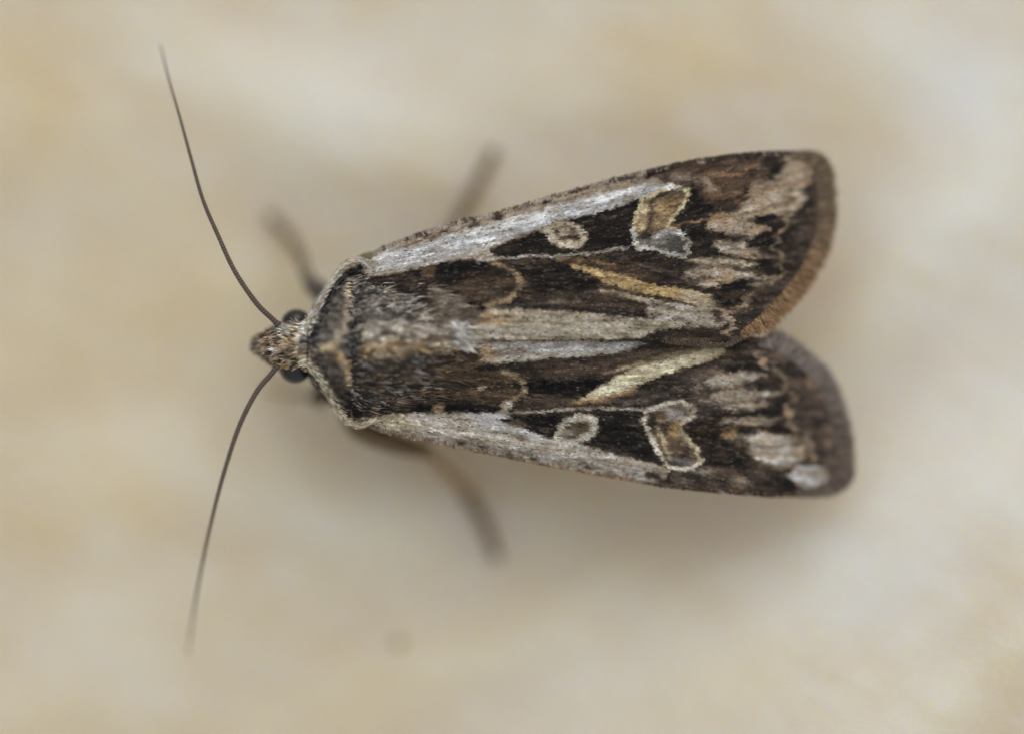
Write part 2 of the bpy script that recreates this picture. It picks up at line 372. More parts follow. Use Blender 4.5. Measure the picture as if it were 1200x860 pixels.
def paint_up(P):
    p = Paint(P, (52, 43, 38), fan=(200, 365))
    n = fbm(p.u / 22, p.a / 5, 3, 3); p.mix(smooth((n - .5) * 4) * .55, (96, 74, 56))
    # inner pale field
    p.poly([(520, 372), (560, 364), (620, 361), (680, 365), (750, 372), (800, 365), (850, 352), (858, 372), (846, 384), (800, 384), (770, 389), (745, 400), (690, 404), (520, 404)], (163, 154, 136), 4)
    p.poly([(535, 366), (570, 364), (610, 370), (590, 382), (545, 384)], (166, 138, 98), 6, .7)
    p.stroke([(560, 390), (620, 388), (700, 386)], 8, (176, 168, 152), 5, .6)
    p.poly([(640, 345), (700, 340), (760, 352), (765, 366), (700, 362), (640, 360)], (82, 68, 57), 4)
    p.stroke([(600, 359), (660, 361), (720, 367), (766, 372)], 4, (40, 37, 38), 2)
    p.stroke([(560, 362), (620, 356), (680, 354)], 3.5, (105, 102, 98), 2, .7)
    p.stroke([(705, 338), (735, 345), (762, 353), (800, 362), (840, 368)], 8, (168, 152, 126), 3)
    p.poly([(756, 352), (800, 356), (845, 360), (856, 372), (844, 383), (790, 378), (758, 370)], (160, 154, 142), 3)
    for q in [(765, 357), (785, 361), (807, 379), (700, 361), (735, 395)]: p.ell(q[0], q[1], 6, 3, 10, (82, 76, 70), 3, .75)
    p.stroke([(530, 399), (620, 399), (700, 399), (745, 398)], 2.6, (72, 54, 36), 1.5)
    p.poly([(745, 399), (770, 388), (800, 384), (845, 384), (870, 392), (860, 408), (790, 406), (740, 403)], (62, 52, 44), 3)
    p.stroke([(780, 399), (830, 400), (860, 402)], 4, (104, 88, 72), 3, .6)
    # yellow ray
    p.poly([(655, 308), (690, 302), (740, 312), (800, 330), (760, 332), (715, 318), (670, 312)], (98, 76, 58), 3, .85)
    p.stroke([(652, 304), (690, 305), (720, 311)], 4, (152, 116, 78), 2, .8)
    p.poly([(664, 310), (682, 312), (720, 320), (760, 333), (800, 339), (828, 347), (846, 355), (815, 355), (780, 349), (740, 341), (710, 333), (690, 321)], (196, 166, 104), 2)
    p.poly([(800, 338), (828, 346), (846, 356), (815, 357), (790, 352)], (182, 166, 132), 4)
    p.poly([(620, 318), (665, 314), (690, 325), (706, 337), (680, 343), (620, 340)], (30, 26, 25), 4, .85)
    p.stroke([(700, 335), (740, 344), (780, 352), (815, 358)], 2.6, (70, 58, 48), 1.4, .85)
    # area above the ray out to the pale wedges
    p.poly([(700, 297), (800, 302), (815, 318), (812, 336), (760, 322)], (60, 50, 45), 4, .7)
    p.stroke([(690, 300), (740, 308), (800, 325), (830, 338)], 3, (108, 96, 84), 2, .55)
    # basal dark and claviform
    p.poly([(474, 320), (500, 312), (575, 303), (585, 312), (560, 325), (500, 328)], (26, 23, 24), 3)
    p.poly([(494, 313), (512, 313), (508, 326), (494, 325)], (136, 108, 78), 3, .85)
    p.poly([(545, 322), (575, 320), (598, 328), (600, 345), (575, 356), (540, 352), (535, 338)], (100, 80, 60), 6, .7)
    p.poly([(560, 335), (585, 332), (590, 345), (565, 348)], (104, 92, 76), 4, .6)
    p.stroke([(576, 308), (592, 314), (606, 322), (611, 332), (603, 342), (598, 350), (586, 354), (570, 357)], 6, (168, 146, 110), 3, .85); p.ell(608, 341, 4, 3, 30, (60, 50, 42), 2, .7); p.ell(590, 314, 4, 2, 30, (90, 72, 54), 2, .7); p.stroke([(545, 338), (570, 336), (600, 340)], 3, (64, 52, 42), 2.5, .7)
    p.ell(563, 362, 7, 4, 10, (26, 24, 26), 2)
    # costal field
    p.poly([(420, 312), (445, 290), (500, 270), (600, 242), (700, 213), (775, 195), (785, 214), (800, 222), (760, 229), (720, 245), (685, 256), (655, 262), (640, 274), (618, 271), (596, 281), (574, 294), (585, 302), (546, 305), (516, 309), (480, 317), (430, 326)], (158, 148, 133), 2.5)
    p.poly([(432, 312), (446, 296), (480, 289), (540, 270), (600, 252), (660, 236), (700, 227), (745, 217), (790, 215), (800, 221), (760, 231), (700, 250), (640, 264), (600, 280), (540, 300), (480, 314), (440, 320)], (190, 188, 184), 5)
    p.stroke([(480, 300), (560, 282), (640, 258), (720, 234)], 6, (208, 208, 209), 5, .7)
    p.stroke([(470, 287), (500, 280), (560, 263), (620, 247), (700, 225), (760, 208)], 4, (120, 100, 84), 3, .7)
    p.stroke([(430, 305), (450, 291), (484, 280)], 4, (190, 182, 152), 2, .7)
    for q in [(555, 265, 6, 3), (583, 255, 6, 5), (498, 277, 5, 3), (520, 272, 4, 2.5), (640, 236, 6, 2.5), (675, 225, 8, 2), (715, 213, 10, 2), (740, 209, 9, 2)]: p.ell(q[0], q[1], q[2], q[3], -15, (58, 48, 42), 2, .85)
    # median line
    p.stroke([(560, 306), (585, 303), (620, 300), (650, 301), (700, 296), (735, 290)], 3.2, (176, 172, 166), 1.8, .9)
    # black cells
    p.poly([(574, 296), (598, 284), (632, 271), (640, 277), (648, 289), (655, 295), (620, 299), (592, 301)], (30, 27, 27), 2.5)
    p.ell(596, 290, 10, 5, -20, (104, 76, 56), 4, .7)
    p.poly([(655, 261), (672, 257), (702, 251), (740, 238), (752, 232), (745, 250), (742, 286), (720, 290), (688, 293), (668, 294), (690, 281), (686, 266)], (28, 25, 25), 2.5)
    p.poly([(700, 256), (742, 243), (740, 258), (702, 266)], (66, 50, 46), 4, .6)
    # orbicular
    p.ell(663, 276, 25, 16, 12, (184, 172, 148), 1.6)
    p.ell(662, 274, 17, 9.5, 12, (112, 98, 84), 2)
    p.ell(660, 272, 7, 4, 12, (172, 158, 142), 2); p.ell(670, 279, 6, 3, 10, (70, 58, 50), 2, .8)
    # reniform
    R = [(752, 234), (770, 226), (790, 220), (806, 223), (804, 236), (794, 248), (784, 257), (783, 267), (796, 272), (806, 284), (803, 300), (786, 299), (765, 292), (745, 290), (742, 275), (745, 255)]
    p.poly(R, (112, 94, 70), 2)
    p.poly([(748, 240), (758, 236), (760, 270), (748, 272)], (192, 170, 126), 4, .85)
    p.poly([(768, 236), (796, 230), (783, 254), (779, 268), (766, 268)], (166, 142, 100), 5, .75)
    p.poly([(762, 228), (785, 224), (784, 232), (768, 234)], (58, 50, 46), 3, .9)
    p.stroke([(763, 238), (762, 255), (757, 272)], 6, (88, 74, 60), 2.5); p.ell(784, 238, 8, 5, -50, (132, 104, 66), 4, .7); p.ell(773, 260, 5, 7, 0, (150, 124, 84), 3, .6)
    p.poly([(748, 275), (790, 276), (798, 290), (785, 296), (752, 288)], (112, 112, 114), 3)
    p.ell(757, 277, 6, 4, 0, (50, 46, 46), 3, .8); p.ell(788, 285, 6, 4, 0, (70, 70, 74), 3, .8)
    p.ring(R, 4.4, (208, 188, 140), 1.4, 1)
    p.poly([(775, 272), (796, 272), (806, 284), (803, 300), (786, 299), (770, 290)], (98, 98, 100), 3, .9)
    p.stroke([(742, 268), (745, 290), (765, 292), (785, 299), (803, 300), (806, 285), (798, 274), (780, 272), (765, 280)], 4.4, (184, 186, 188), 2, .9)
    p.stroke([(700, 240), (740, 227), (770, 219), (800, 221)], 4, (200, 202, 204), 2.5, .8)
    p.stroke([(802, 285), (815, 284)], 2.5, (150, 148, 146), 2, .7)
    # outer costa
    p.poly([(811, 224), (822, 222), (838, 244), (848, 258), (822, 264), (802, 264), (793, 260), (808, 240)], (28, 26, 26), 4)
    p.poly([(816, 302), (812, 286), (802, 270), (860, 268), (905, 262), (905, 290), (850, 285), (845, 300), (815, 312)], (40, 35, 34), 4, .85)
    p.poly([(755, 200), (800, 189), (900, 178), (925, 178), (912, 210), (875, 216), (860, 242), (835, 246), (818, 224), (790, 216), (770, 212)], (94, 72, 57), 4)
    p.stroke([(790, 208), (820, 212), (835, 222)], 9, (148, 140, 132), 4, .7)
    p.stroke([(758, 206), (778, 200)], 6, (36, 30, 28), 2); p.stroke([(785, 197), (815, 192)], 5, (74, 56, 44), 3)
    p.stroke([(828, 190), (860, 184), (922, 180)], 7, (46, 40, 38), 3); p.ell(823, 189, 4, 3, 0, (176, 170, 160), 1.5)
    p.poly([(895, 182), (922, 180), (912, 208), (895, 214)], (28, 26, 26), 5, .9)
    p.ell(858, 214, 13, 5, -10, (120, 84, 54), 5, .7); p.ell(836, 230, 10, 6, 30, (112, 80, 54), 5, .6)
    p.ell(865, 198, 16, 5, -5, (60, 48, 42), 5, .6)
    # subapical pale patch
    p.poly([(912, 204), (924, 179), (938, 182), (953, 196), (951, 218), (938, 238), (926, 254), (904, 257), (890, 254), (888, 272), (870, 281), (858, 274), (830, 262), (830, 252), (858, 246), (870, 236), (880, 216), (900, 214)], (170, 155, 133), 4)
    p.stroke([(788, 265), (815, 260), (850, 254)], 4, (150, 118, 84), 2, .8); p.ell(845, 254, 12, 4, -5, (178, 140, 98), 3, .7)
    p.ell(925, 232, 6, 4, -20, (98, 76, 54), 3, .8); p.stroke([(905, 216), (890, 228), (900, 246)], 4, (116, 100, 84), 4, .6)
    p.ell(943, 184, 6, 2.5, 15, (50, 40, 34), 2, .8)
    p.ell(898, 257, 13, 5, -8, (24, 22, 22), 3); p.poly([(876, 280), (905, 271), (912, 290), (900, 289), (884, 284)], (24, 22, 22), 3)
    # pale wedges
    for a_ in [(836, 288, 912, 302, 17), (812, 306, 892, 309, 9), (802, 320, 908, 324, 16), (818, 333, 892, 331, 8), (826, 266, 900, 272, 12)]: p.ray(*a_, (180, 168, 150), 3.5, .95)
    p.ray(800, 328, 860, 318, 14, (150, 136, 116), 6, .5)
    p.stroke([(818, 314), (850, 308), (890, 318)], 3, (120, 106, 92), 2.5, .5)
    p.poly([(868, 304), (905, 303), (902, 314), (888, 312)], (22, 20, 20), 3)
    p.poly([(840, 332), (884, 327), (880, 341), (850, 342), (843, 340)], (26, 23, 22), 3); p.ell(847, 352, 12, 7, 20, (26, 22, 22), 4); p.ell(843, 370, 9, 6, 0, (50, 38, 30), 4, .8)
    for q in [[(800, 296), (850, 300), (905, 306)], [(790, 318), (840, 314), (896, 318)], [(800, 330), (840, 326), (890, 325)], [(815, 270), (850, 274), (885, 279)], [(835, 258), (870, 262), (893, 260)], [(825, 285), (860, 291), (900, 297)]]: p.stroke(q, 3.0, (60, 50, 44), 2.5, .5)
    for q in [[(806, 306), (850, 303), (885, 309)], [(800, 322), (850, 320), (895, 324)], [(848, 254), (880, 246), (920, 236)]]: p.stroke(q, 3, (170, 158, 142), 2.5, .6)
    for q in [[(640, 322), (720, 327), (800, 345)], [(520, 340), (620, 332), (690, 334)], [(680, 270), (740, 262)], [(805, 215), (860, 200), (900, 192)]]: p.stroke(q, 2, (112, 92, 74), 1.8, .6)
    # marginal band
    p.poly([(952, 190), (985, 190), (985, 290), (900, 400), (850, 410), (858, 384), (870, 362), (892, 346), (912, 328), (925, 300), (918, 265), (938, 240), (952, 216)], (66, 56, 52), 4)
    n = fbm(p.u / 30, p.a / 7, 9, 3)
    band = smooth((p.P[:, 0] - 915) / 30) * smooth((n - .5) * 5); p.mix(band * .35, (104, 88, 78))
    p.stroke([(962, 200), (964, 250), (956, 290), (940, 322), (918, 350), (890, 378), (868, 396)], 12, (118, 94, 70), 8, .6)
    # subterminal line
    p.stroke([(930, 246), (918, 262), (912, 278), (908, 290), (914, 298), (922, 303), (914, 310), (916, 320), (910, 330), (898, 331), (888, 336), (886, 346), (874, 352), (862, 364), (856, 372), (860, 384), (850, 390)], 4.6, (152, 138, 114), 2.4, .9)
    p.streaks(0.36, 26, 3.2, 1)
    return np.clip(p.c, 4, 255)

def paint_lo(P):
    p = Paint(P, (54, 46, 40), fan=(150, 440), seed=5)
    n = fbm(p.u / 22, p.a / 5, 3, 3); p.mix(smooth((n - .5) * 4) * .5, (92, 76, 60))
    p.poly([(540, 396), (745, 396), (760, 402), (735, 412), (690, 418), (640, 421), (590, 427), (560, 424), (540, 415)], (160, 155, 145), 3)
    p.poly([(540, 402), (575, 404), (585, 418), (555, 426), (535, 420)], (160, 130, 92), 6, .7)
    p.stroke([(620, 408), (700, 408), (745, 402)], 7, (182, 182, 180), 4, .7)
    p.ell(612, 410, 8, 4, 0, (110, 106, 102), 3, .6)
    p.stroke([(560, 432), (590, 428), (640, 424), (700, 420), (740, 412)], 4, (42, 38, 36), 3, .8)
    p.poly([(620, 426), (700, 422), (760, 405), (850, 392), (850, 405), (800, 412), (760, 420), (715, 440), (640, 446)], (84, 70, 58), 4, .8)
    p.poly([(600, 448), (640, 444), (712, 442), (692, 458), (675, 468), (640, 462), (610, 460)], (26, 23, 22), 3)
    p.poly([(640, 462), (672, 466), (660, 478), (600, 480), (620, 466)], (90, 76, 66), 4, .8)
    p.poly([(704, 440), (730, 428), (780, 414), (848, 402), (846, 410), (790, 420), (742, 432)], (150, 134, 106), 3, .8)
    p.poly([(676, 472), (694, 456), (720, 443), (746, 430), (790, 418), (846, 406), (848, 413), (816, 427), (770, 441), (740, 455), (706, 466)], (196, 184, 146), 2)
    p.stroke([(670, 472), (706, 468), (742, 457)], 7, (164, 132, 88), 4, .8)
    p.poly([(740, 460), (800, 440), (850, 418), (860, 430), (830, 455), (790, 470), (750, 476)], (70, 60, 56), 4, .8)
    p.ell(745, 470, 14, 5, -10, (126, 112, 104), 4, .6); p.ell(780, 456, 8, 5, -20, (46, 40, 38), 4, .8); p.ell(815, 446, 12, 5, -25, (50, 42, 40), 4, .8)
    p.stroke([(730, 475), (780, 460), (830, 440)], 3, (120, 108, 100), 3, .5)
    # base, claviform
    p.poly([(530, 438), (560, 430), (600, 436), (608, 455), (600, 470), (560, 472), (530, 468)], (98, 78, 56), 7, .75)
    p.poly([(515, 470), (560, 474), (590, 478), (584, 486), (530, 486)], (22, 20, 20), 4)
    p.ell(513, 478, 7, 6, 0, (146, 120, 84), 3, .85); p.poly([(480, 474), (504, 474), (508, 485), (484, 484)], (22, 20, 20), 3)
    p.stroke([(588, 435), (602, 440), (613, 449), (613, 460), (602, 467), (596, 473), (590, 482)], 6, (160, 140, 104), 3, .85); p.ell(614, 454, 3, 3, 0, (80, 66, 50), 2, .7); p.stroke([(545, 452), (575, 456), (602, 452)], 3, (64, 50, 38), 2.5, .7); p.ell(594, 475, 7, 5, 0, (196, 190, 170), 2)
    p.ell(563, 454, 4, 2.5, 0, (190, 180, 160), 1.5); p.ell(570, 430, 8, 3, 0, (40, 40, 44), 3, .8)
    # costal field
    p.poly([(405, 494), (430, 487), (470, 484), (540, 483), (585, 483), (602, 488), (640, 505), (680, 521), (730, 534), (765, 543), (785, 552), (778, 566), (700, 562), (600, 545), (500, 525), (410, 502)], (170, 161, 147), 2.2)
    p.poly([(545, 485), (590, 486), (640, 506), (620, 512), (570, 500)], (196, 196, 194), 4, .85)
    p.stroke([(600, 500), (660, 520), (720, 538)], 5, (188, 184, 176), 4, .6); p.poly([(430, 492), (470, 488), (500, 500), (460, 506)], (182, 164, 124), 6, .7)
    p.stroke([(420, 500), (500, 518), (560, 530), (610, 540), (680, 553), (740, 563)], 3, (150, 106, 72), 2.4, .8)
    for q in [(597, 533, 6, 4), (503, 514, 5, 2.5), (765, 556, 8, 4), (777, 564, 9, 4), (565, 524, 6, 2), (540, 518, 5, 2), (625, 538, 5, 2), (690, 548, 6, 2)]: p.ell(q[0], q[1], q[2], q[3], 14, (66, 56, 52), 2.5, .85)
    p.stroke([(575, 484), (620, 483), (680, 478), (745, 480), (775, 476)], 3.4, (170, 164, 156), 1.8, .9)
    p.poly([(583, 491), (600, 488), (646, 484), (652, 495), (648, 514), (628, 508), (606, 498)], (28, 25, 25), 2.5); p.ell(606, 496, 12, 5, 15, (116, 104, 88), 3, .85)
    p.poly([(700, 484), (754, 482), (754, 500), (762, 520), (770, 537), (740, 533), (705, 522), (688, 517), (702, 504)], (28, 25, 25), 2.5)
    p.poly([(706, 492), (750, 490), (752, 498), (706, 502)], (58, 50, 44), 4, .5)
    # orbicular
    p.ell(675, 503, 28, 17, -22, (182, 176, 158), 1.6); p.ell(675, 503, 19, 10, -22, (110, 96, 78), 2)
    p.ell(665, 508, 8, 5, -22, (150, 148, 146), 2.5, .8); p.ell(683, 498, 7, 4, -22, (84, 68, 54), 2.5)
    # reniform
    R = [(755, 484), (775, 474), (798, 470), (815, 475), (812, 488), (797, 497), (798, 508), (813, 522), (822, 541), (806, 549), (788, 549), (777, 541), (770, 528), (763, 512), (755, 498)]
    p.poly(R, (118, 100, 78), 2)
    p.poly([(775, 478), (808, 475), (804, 490), (785, 494)], (118, 118, 122), 3, .9); p.ell(764, 494, 5, 8, 0, (52, 46, 44), 3, .8)
    p.ell(791, 503, 9, 8, 0, (196, 156, 88), 3, .9); p.ell(792, 520, 10, 4, 30, (96, 76, 60), 3, .8)
    p.ell(796, 540, 15, 5, 12, (88, 88, 94), 3, .9)
    p.ell(775, 505, 4, 14, 12, (74, 62, 52), 3, .85); p.ell(803, 530, 4, 8, 40, (70, 60, 54), 3, .8); p.ring(R, 4.6, (198, 192, 172), 1.7, .95); p.stroke([(803, 508), (813, 522), (820, 540)], 4, (206, 184, 130), 2, .8)
    p.stroke([(770, 500), (778, 520), (784, 535)], 4, (196, 182, 148), 2.5, .7)
    # beyond
    p.poly([(808, 494), (850, 490), (848, 515), (830, 530), (818, 520), (806, 508)], (44, 34, 26), 4, .9)
    p.poly([(808, 470), (846, 452), (850, 485), (820, 492)], (60, 54, 52), 4, .6); p.poly([(820, 530), (845, 515), (872, 530), (862, 545), (828, 552)], (34, 30, 28), 4, .8)
    p.stroke([(800, 500), (842, 504)], 5, (100, 74, 48), 3, .7)
    p.poly([(786, 552), (850, 545), (905, 545), (930, 556), (935, 580), (840, 577), (786, 568)], (84, 72, 66), 4, .9)
    p.poly([(892, 546), (924, 550), (938, 578), (915, 580), (898, 570)], (36, 31, 30), 4, .9)
    for q in [(800, 562, 12, 4), (828, 555, 12, 5), (865, 562, 10, 5)]: p.ell(q[0], q[1], q[2], q[3], 8, (140, 134, 126), 4, .65)
    p.ell(846, 577, 4, 2.5, 0, (200, 190, 170), 1.5); p.ell(879, 579, 3.5, 2.5, 0, (196, 186, 150), 1.5)
    # wedges
    p.poly([(806, 440), (850, 425), (850, 480), (815, 486)], (108, 98, 90), 9, .55)
    c = (176, 168, 156)
    for a_ in [(828, 448, 900, 440, 17), (836, 466, 916, 459, 18), (846, 478, 905, 475, 9), (848, 494, 914, 490, 10)]: p.ray(*a_, c, 3.5, .95)
    p.stroke([(850, 456), (875, 456), (900, 454)], 2.5, (112, 94, 80), 2.5, .6)
    p.ell(852, 508, 9, 7, -20, (186, 146, 88), 3, .9)
    p.ray(846, 516, 915, 510, 14, (160, 150, 132), 5, .7); p.poly([(872, 512), (890, 504), (920, 508), (940, 514), (943, 530), (930, 543), (906, 545), (888, 542), (880, 530)], (186, 180, 168), 6)
    p.poly([(925, 548), (950, 544), (971, 546), (973, 558), (955, 577), (941, 574), (928, 561)], (196, 193, 189), 3)
    for q in [[(880, 480), (898, 474), (918, 468), (918, 484), (900, 486)], [(895, 502), (915, 496), (932, 508), (910, 508)], [(878, 452), (912, 446), (914, 456), (890, 458)], [(850, 432), (880, 424), (888, 432), (860, 436)]]: p.poly(q, (26, 23, 24), 3)
    for q in [[(825, 458), (870, 456), (906, 453)], [(840, 484), (875, 484), (912, 478)], [(850, 503), (880, 504), (915, 501)], [(820, 445), (860, 434), (890, 431)], [(850, 470), (880, 469), (905, 466)], [(870, 525), (905, 522), (935, 520)]]: p.stroke(q, 3.0, (60, 52, 46), 2.5, .5)
    for q in [[(815, 452), (850, 446), (885, 443)], [(820, 470), (860, 474), (895, 470)], [(845, 494), (880, 490), (905, 496)]]: p.stroke(q, 3, (172, 162, 150), 2.5, .6)
    p.ell(934, 520, 6, 14, -10, (146, 118, 90), 4, .7); p.ell(862, 520, 10, 10, 0, (92, 86, 76), 6, .5)
    for q in [[(640, 436), (700, 430), (760, 412)], [(620, 470), (680, 474), (740, 468)], [(700, 505), (750, 507)], [(810, 512), (845, 518)]]: p.stroke(q, 2, (112, 92, 74), 1.8, .6)
    # margin
    p.poly([(900, 395), (940, 405), (1000, 470), (1000, 560), (972, 575), (974, 548), (954, 542), (950, 520), (934, 502), (926, 480), (926, 440), (905, 425), (880, 410)], (72, 62, 59), 4)
    p.stroke([(905, 404), (930, 418), (950, 442), (966, 475), (975, 510), (976, 545), (968, 566)], 12, (112, 96, 86), 8, .7)
    p.stroke([(884, 416), (893, 424), (898, 430), (912, 437), (924, 443), (920, 455), (925, 468), (920, 480), (930, 494), (941, 506), (950, 522), (953, 538)], 5, (152, 136, 120), 2.6, .85)
    p.ell(893, 423, 5, 6, 20, (180, 164, 140), 3, .8)
    p.streaks(0.36, 26, 3.2, 2)
    return np.clip(p.c, 4, 255)

def inpoly(Q, pts):
    pts = np.asarray(pts, float); ins = np.zeros(len(Q), bool); n = len(pts)
    for i in range(n):
        x1, y1 = pts[i]; x2, y2 = pts[(i + 1) % n]
        c_ = (y1 > Q[:, 1]) != (y2 > Q[:, 1])
        ins ^= c_ & (Q[:, 0] < (x2 - x1) * (Q[:, 1] - y1) / (y2 - y1 + 1e-12) + x1)
    return ins

def normals(zf, x, y):
    e = 1.5
    A = W(x + e, y, zf(x + e, y)) - W(x - e, y, zf(x - e, y)); B = W(x, y - e, zf(x, y - e)) - W(x, y + e, zf(x, y + e))
    n = np.cross(A, B); return n / np.linalg.norm(n, axis=1)[:, None]

def wing(costa, outer, inner, zf, paint, fan, upper, fringe_col, seed):
    r = np.random.default_rng(seed)
    def dense(p, n): return spline(p, n)
    poly = np.concatenate([dense(costa, 90)[:-1], dense(outer, 60)[:-1], dense(inner, 80)[:-1]])
    # membrane: columns across the outline, closed top and bottom sheets
    x0, x1 = poly[:, 0].min() + .4, poly[:, 0].max() - .4
    nc, nr = 220, 60
    xs = x0 + (x1 - x0) * (0.5 - 0.5 * np.cos(np.linspace(0.02, math.pi - 0.02, nc)))
    a, b_ = poly, np.roll(poly, -1, 0)
    top = np.full(nc, 1e9); bot = np.full(nc, -1e9)
    for p_, q_ in zip(a, b_):
        lo_, hi_ = min(p_[0], q_[0]), max(p_[0], q_[0])
        mm = (xs >= lo_) & (xs <= hi_)
        yy = p_[1] + (q_[1] - p_[1]) * (xs[mm] - p_[0]) / (q_[0] - p_[0] + 1e-9)
        top[mm] = np.minimum(top[mm], yy); bot[mm] = np.maximum(bot[mm], yy)
    v = np.linspace(0, 1, nr)
    GX = np.repeat(xs[:, None], nr, 1); GY = top[:, None] + (bot - top)[:, None] * v[None]
    zt = zf(GX.ravel(), GY.ravel())
    Vt = W(GX.ravel(), GY.ravel(), zt); Vb = W(GX.ravel(), GY.ravel(), zt - 0.018)
    I = np.arange(nc * nr).reshape(nc, nr)
    Ft = np.stack([I[:-1, :-1], I[:-1, 1:], I[1:, 1:], I[1:, :-1]], -1).reshape(-1, 4)
    N = nc * nr; Fb = Ft[:, ::-1] + N
    ring = np.concatenate([I[:, 0], I[-1, 1:], I[-2::-1, -1], I[0, -2:0:-1]]); rn = np.roll(ring, -1)
    Fs = np.stack([ring, rn, rn + N, ring + N], -1)
    P_ = np.stack([GX.ravel(), GY.ravel()], -1); colr = lin(paint(P_) * 0.8)
    wg = mesh('forewing', np.concatenate([Vt, Vb]), [np.concatenate([Ft, Fb, Fs])], M_scale, moth, np.concatenate([colr, colr * 0 + lin((212, 168, 104))]))
    # scales, laid in uneven rows like roof shingles
    n = int(68000)
    Q = np.stack([r.uniform(400, 985, n * 3), r.uniform(165, 590, n * 3)], -1)
    Q = Q[inpoly(Q, poly)][:n]
    d = Q - np.asarray(fan, float); dl = np.hypot(d[:, 0], d[:, 1])[:, None]; d = d / dl
    ang = r.normal(0, 0.16, len(Q)) + 0.35 * (fbm(Q[:, 0] / 14, Q[:, 1] / 14, seed) - .5)
    ca, sa = np.cos(ang), np.sin(ang)
    d = np.stack([d[:, 0] * ca - d[:, 1] * sa, d[:, 0] * sa + d[:, 1] * ca], -1)
    zq = zf(Q[:, 0], Q[:, 1]); nr_ = normals(zf, Q[:, 0], Q[:, 1])
    base = W(Q[:, 0], Q[:, 1], zq + 0.002)
    Q2 = Q + d * 2; tip = W(Q2[:, 0], Q2[:, 1], zf(Q2[:, 0], Q2[:, 1]) + 0.002)
    dv = tip - base; dv /= np.linalg.norm(dv, axis=1)[:, None]
    dv = dv + nr_ * r.uniform(0.08, 0.34, len(Q))[:, None]
    roll = r.normal(0, 0.22, len(Q))[:, None]
    nn = nr_ + np.cross(dv, nr_) * roll
    c8 = paint(Q + d * 2.0)
    c8 = c8 * (1 + r.normal(0, 0.08, len(Q)))[:, None]
    odd = r.random(len(Q)); c8[odd < .05] = c8[odd < .05] * .62; k = odd > .975; c8[k] = c8[k] * .65 + np.array([176, 166, 150]) * .35
    V, F, cc = blades(base, dv, nn, r.uniform(0.034, 0.056, len(Q)), r.uniform(0.014, 0.024, len(Q)), 0.25, lin(np.clip(c8, 3, 250)), True)
    # the costal edge: scales standing proud of the rim
    s_ = mesh('scale_coat', V, F, M_scale, wg, cc, False); s_['kind'] = 'stuff'
    # fringe
    def edge_hairs(line, n, L, cols, z_off, out_sign, lw=0.012, tap=False):
        line = spline(line, 200)
        t_ = r.uniform(0, 198.9, n); i = t_.astype(int); f = (t_ - i)[:, None]
        p_ = line[i] * (1 - f) + line[i + 1] * f
        tan = line[i + 1] - line[i]; tan /= np.hypot(tan[:, 0], tan[:, 1])[:, None]
        out = np.stack([tan[:, 1], -tan[:, 0]], -1) * out_sign
        an = r.normal(0, 0.2, n) + 0.3 * (fbm(t_ / 7, t_ * 0, seed + 4) - .5); out = np.stack([out[:, 0] * np.cos(an) - out[:, 1] * np.sin(an), out[:, 0] * np.sin(an) + out[:, 1] * np.cos(an)], -1)
        p_ = p_ - out * r.uniform(0, 9 if tap else 5, n)[:, None]
        zb = zf(p_[:, 0], p_[:, 1]) + r.uniform(-.012, .012, n)
        b0 = W(p_[:, 0], p_[:, 1], zb)
        dv_ = np.stack([out[:, 0], -out[:, 1], r.uniform(-.35, .05, n)], -1)
        up_ = np.tile([0, 0, 1.0], (n, 1)) + r.normal(0, .4, (n, 3))
        u_ = t_ / 199
        L = L * (0.2 + 0.8 * smooth(u_ / .26) * smooth((1 - u_) / .10)) if tap else L
        return blades(b0, dv_, up_, L * r.uniform(.45, 1.2, n), lw * r.uniform(.7, 1.5, n), r.uniform(-.1, .3, n), lin(np.clip(cols(u_, n) * (1 + r.normal(0, .13, n))[:, None], 3, 250)))
    sg = 1 if upper else -1
    A = edge_hairs(outer, 12000, 0.165, lambda u, n: fringe_col(u, n, r), 0, sg, 0.008, tap=True)
    A2 = edge_hairs(outer, 5000, 0.09, lambda u, n: fringe_col(u, n, r) * 0.78, 0, sg, tap=True)
    inner_cut = [q for q in inner if q[0] > 740]
    B = edge_hairs(inner_cut, 1500, 0.035, lambda u, n: np.tile([108, 92, 74], (n, 1)).astype(float), 0, sg)
    cc_ = (lambda u, n: np.where((fbm(u * 60, u * 0, 77, 3) + r.normal(0, .12, n) > .40 + .35 * smooth((u - .62) / .15))[:, None], [178, 164, 148], [84, 66, 54]).astype(float)) if upper else (lambda u, n: np.where((r.random(n) < .7)[:, None], [150, 120, 92], [92, 76, 62]).astype(float))
    E = edge_hairs(costa, 3600, 0.026 if upper else 0.016, cc_, 0, sg, 0.016)
    off = 0; VV = []; FF = []; CC = []
    for V_, F_, c_ in (A, A2, B, E):
        VV.append(V_); FF.append(F_[0] + off); CC.append(c_); off += len(V_)
    fr = mesh('fringe', np.concatenate(VV), [np.concatenate(FF)], M_fringe, wg, np.concatenate(CC), False); fr['kind'] = 'stuff'
    return wg

